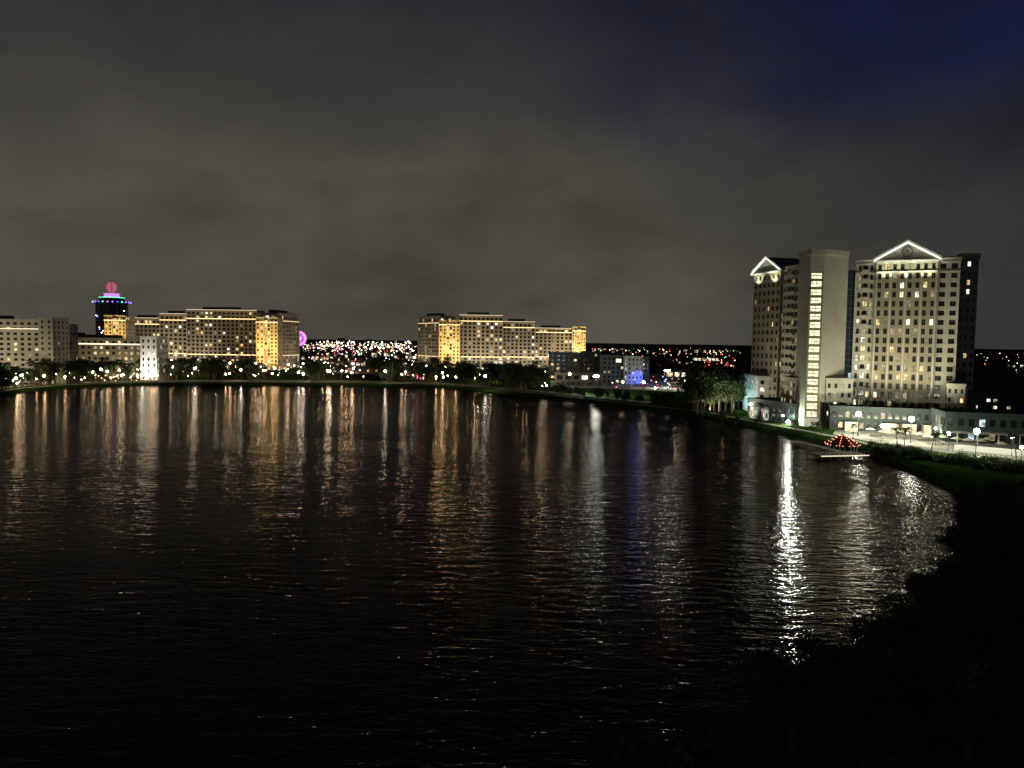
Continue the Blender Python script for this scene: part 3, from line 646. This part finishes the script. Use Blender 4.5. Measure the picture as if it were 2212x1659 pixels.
for a in ((660,740,750,9),(760,840,748,12),(850,890,750,9),(1280,1350,758,8),(1400,1470,765,8),(1480,1560,762,9),(2120,2230,800,8)): lowb(a[0],a[1],a[2],a[3],25,'tan',0.35,2)
sheet("parking_lot",[(1190,836),(1330,840),(1500,848),(1500,812),(1400,806),(1190,822)],1.507,'paving')
sheet("parking_lot",[(640,806),(900,808),(905,780),(660,776)],1.507,'paving')
b=MB()
for i in range(40):
    u=1195+i*7.6; p=gnd(u,832+ (u-1195)*0.03,1.512); b.face([p+Vector((x,y,0)) for x,y in ((-.07,-2.5),(.07,-2.5),(.07,2.5),(-.07,2.5))],'linepaint')
b.obj("parking_markings")
b=MB()
for i in range(N):
    j=(i+1)%N
    if pts[i].y>330 and pts[i].x<60:
        b.face((rp(pts[i],20,1.508),rp(pts[j],20,1.508),rp(pts[j],29,1.508),rp(pts[i],29,1.508)),'asphalt')
        for o in (19.6,29.0): 
            p,q,r_,s_=rp(pts[i],o,1.5),rp(pts[j],o,1.5),rp(pts[j],o+.4,1.5),rp(pts[i],o+.4,1.5); up=Z*0.13
            b.face((p+up,q+up,r_+up,s_+up),'paving'); b.face((p,q,q+up,p+up),'paving')
        if i%2==0: b.face((rp(pts[i],24.4,1.513),rp(pts[j],24.4,1.513),rp(pts[j],24.6,1.513),rp(pts[i],24.6,1.513)),'linepaint')
b.obj("lakeshore_road")
def car_mesh(name,col):
    M[name]=surf(name,col,tuple(x*1.15 for x in col),1,0.35); b=MB()
    pr=[(-2.2,.35),(-2.2,.85),(-1.5,.95),(-.9,1.42),(.7,1.42),(1.3,.98),(2.15,.82),(2.25,.4)]
    for a,c_ in zip(pr,pr[1:]): b.face(((a[0],-.88,a[1]),(c_[0],-.88,c_[1]),(c_[0],.88,c_[1]),(a[0],.88,a[1])),'glass' if a[1]+c_[1]>2.25 and a[1]!=c_[1] else name)
    for y,sg in ((-.88,1),(.88,-1)):
        b.face([(x,y,z) for x,z in (pr if sg<0 else pr[::-1])],name); b.face([(x,y*1.01,z) for x,z in ((-1.3,1.0),(-.85,1.35),(.65,1.35),(1.1,1.0))],'glass')
    for x in (-1.4,1.4):
        for y in (-.9,.7): b.cyl((x,y,.34),(x,y+.2,.34),.34,.34,10,'metal')
    return b.mesh(name)
cars=[car_mesh("car_paint_%d"%i,c_) for i,c_ in enumerate(((.6,.6,.6),(.05,.05,.06),(.35,.03,.03),(.1,.15,.3)))]
for i in range(26):
    u=1200+i*11.3+random.uniform(-2,2); p=gnd(u,830+(u-1195)*0.03); inst("parked_car",random.choice(cars),(p.x+1.2,p.y,1.507),1.57)
# ------------------------------------------------------------------ lamps and trees on the far shore
for u in (12,28,34,46,60,78,90,95,120,140,149,182,190,205,232,262,325,332,340,420,487,496,520,588,645,655,712,760,832,868,942,958,985):
    y=shoreY(u)+random.uniform(9,24); p=at(u,800,y); lamp(random.choice((LW,LW,LN)),p,random.uniform(0.6,1.25))
for u,v,me,s in ((1048,842,LN,1.2),(1103,826,MC,1.0),(1060,820,LN,1),(1230,838,LN,1.3),(1287,852,MC,1.0),(1390,858,LN,1.2),(1440,838,MC,1.1),(1415,862,LW,1),(1620,902,LN,0.8),(1560,840,LW,1),(1345,846,LW,1),(1460,826,LN,1),(1480,842,LW,1),(1180,850,LW,0.8),(1150,832,LW,1),(1690,922,LN,0.6)): 
    lamp(me,gnd(u,v),s)
rn=random.Random(3)
for i in range(140):
    u=rn.uniform(0,1180); y=shoreY(u)+rn.uniform(28,190) if u>340 else shoreY(u)+rn.uniform(15,60); p=at(u,800,y)
    lamp(rn.choice((LW,LW,LW,LN)),p,rn.choice((0.4,0.55,0.75,1.15)))
# clumped planting along the shore
cl_=[(rn.uniform(-60,1200),rn.uniform(0,1)) for _ in range(60)]
for i in range(420):
    cu,cd=rn.choice(cl_); u=min(1200,max(-60,cu+rn.gauss(0,12))); y=shoreY(u)+(13+cd*130+rn.uniform(0,12) if u>340 else 13+cd*45); p=at(u,800,y)
    if rn.random()<0.42: inst("palm_tree",rn.choice(palms),(p.x,p.y,1.4),rn.uniform(0,6),rn.uniform(0.75,1.3))
    else: inst("oak_tree",rn.choice(trees),(p.x,p.y,1.4),rn.uniform(0,6),rn.uniform(0.55,1.35))
for i in range(34):
    u=rn.uniform(1000,1180); y=shoreY(u)+rn.uniform(14,70); p=at(u,800,y); inst("oak_tree",rn.choice(trees),(p.x,p.y,1.4),rn.uniform(0,6),rn.uniform(0.9,1.45))
for i in range(40):
    u=rn.uniform(1180,1500); y=shoreY(u)+rn.uniform(10,26); p=at(u,800,y); inst("oak_tree",rn.choice(trees),(p.x,p.y,1.4),rn.uniform(0,6),rn.uniform(0.35,0.6))
for i in range(56):
    u=rn.uniform(1500,1608); y=rn.uniform(300,420); p=at(u,800,y); inst("oak_tree",rn.choice(trees),(p.x,p.y,1.4),rn.uniform(0,6),rn.uniform(1.0,1.8))
for u in (1560,1590,1640,1720,1765):
    p=gnd(u,915+ (u-1560)*0.12); inst("oak_tree",rn.choice(trees),(p.x+1,p.y+4,1.4),rn.uniform(0,6),0.4)
for i in range(150):
    u=rn.uniform(640,1600); y=rn.uniform(620,1500); 
    if 880<u<1280 and y<830: continue
    p=at(u,780,y); inst("oak_tree",rn.choice(trees),(p.x,p.y,1.4),rn.uniform(0,6),rn.uniform(0.8,1.3))
for i in range(60):
    u=rn.uniform(2080,2260); y=rn.uniform(330,900); p=at(u,780,y); inst("oak_tree",rn.choice(trees),(p.x,p.y,1.4),rn.uniform(0,6),rn.uniform(0.9,1.4))
near=[(2100,1110),(2180,1100),(2240,1110),(2105,1170),(2200,1180),(2080,1240),(2180,1270),(2240,1220),(2020,1320),(2130,1350),(2210,1340),(1960,1390),(2070,1430),(2160,1440),(1880,1440),(1980,1500),(2080,1530),(2200,1540),(1790,1490),(1700,1535),(1860,1570),(1960,1610),(1600,1590),(1740,1640)]
for u,v in near:
    p=gnd(u,v); inst("bank_tree",rn.choice(bigtrees),(p.x+3,p.y-2,1.2),rn.uniform(0,6),rn.uniform(0.6,0.9))
for i in range(60):
    k=[q for q in pts if q.x>5 and q.y<150 and q.y>20]; q=rn.choice(k); q=rp(q,rn.uniform(1,5),1.0); inst("shrub",rn.choice(shrubs),q,rn.uniform(0,6),rn.uniform(0.9,1.8))
b=MB(); 
for R_,hh in ((1900,9),(2700,12),(4200,15)):
    pv=None
    for i in range(500):
        an=math.radians(45+90*i/500); h=hh*(0.65+0.35*math.sin(i*.37)*math.sin(i*.11+R_))+rn.uniform(-2,2.5)
        q=Vector((math.cos(an)*R_+rn.uniform(-8,8),math.sin(an)*R_+rn.uniform(-30,30),0))
        if pv is not None:
            b.face((Vector((pv[0].x,pv[0].y,0)),Vector((q.x,q.y,0)),Vector((q.x,q.y,h)),Vector((pv[0].x,pv[0].y,pv[1]))),'leafd')
        pv=(q,h)
b.obj("distant_tree_line")
# ------------------------------------------------------------------ distant lights on slim poles
b=MB()
def dl(n_,u0,u1,y0,y1,z0,z1,cols,r0,r1):
    for i in range(n_):
        u=rn.uniform(u0,u1); y=y0*(y1/y0)**rn.random(); p=at(u,740,y); z=rn.uniform(z0,z1); r_=(r0+(r1-r0)*rn.random()**2)*y/1000
        b.octa((p.x,p.y,z),r_,rn.choice(cols)); b.cyl((p.x,p.y,1.5),(p.x,p.y,z-r_),0.12,0.08,3,'metal',False)
dl(340,655,900,760,2200,5,18,['f_w','f_n','f_n','f_w','f_g','f_m','f_n','f_o','f_w','f_w','f_r','f_n'],0.3,0.9)
dl(110,690,890,1000,2000,12,24,['f_n','f_w','f_w','f_n'],0.35,1.2)
dl(110,660,900,600,900,3,9,['f_w','f_o','f_n','f_w','f_r'],0.35,0.9)
dl(130,1270,1610,800,2600,5,12,['f_w','f_n','f_r','f_o','f_g'],0.25,0.8)
dl(36,1520,1590,620,900,5,10,['f_r','f_r','f_w','f_r'],0.4,1.0)
dl(44,1300,1520,430,560,3,6,['f_w','f_n','f_g','f_m','f_b','f_r'],0.4,0.9)
dl(30,2085,2230,450,2400,5,11,['f_w','f_n','f_o'],0.25,0.6)
dl(100,350,900,560,640,3,6,['f_w','f_o','f_n','f_r','f_g'],0.4,0.9)
dl(40,870,920,480,620,3,6,['f_r','f_m','f_o','f_w'],0.5,1.0)
dl(120,0,340,430,480,3,6,['f_w','f_n','f_w','f_o'],0.4,1.1)
b.obj("distant_city_lights")
b=MB()
for u,w_,h in ((730,10,30),(765,14,24),(790,9,28),(160,12,34),(185,10,30),(1490,9,16),(2150,20,12)):
    p=at(u,735,1700); b.box((p.x,p.y,0),(w_*1.2,0,0),(0,20,0),(0,0,h),'darkwall')
b.obj("distant_skyline")
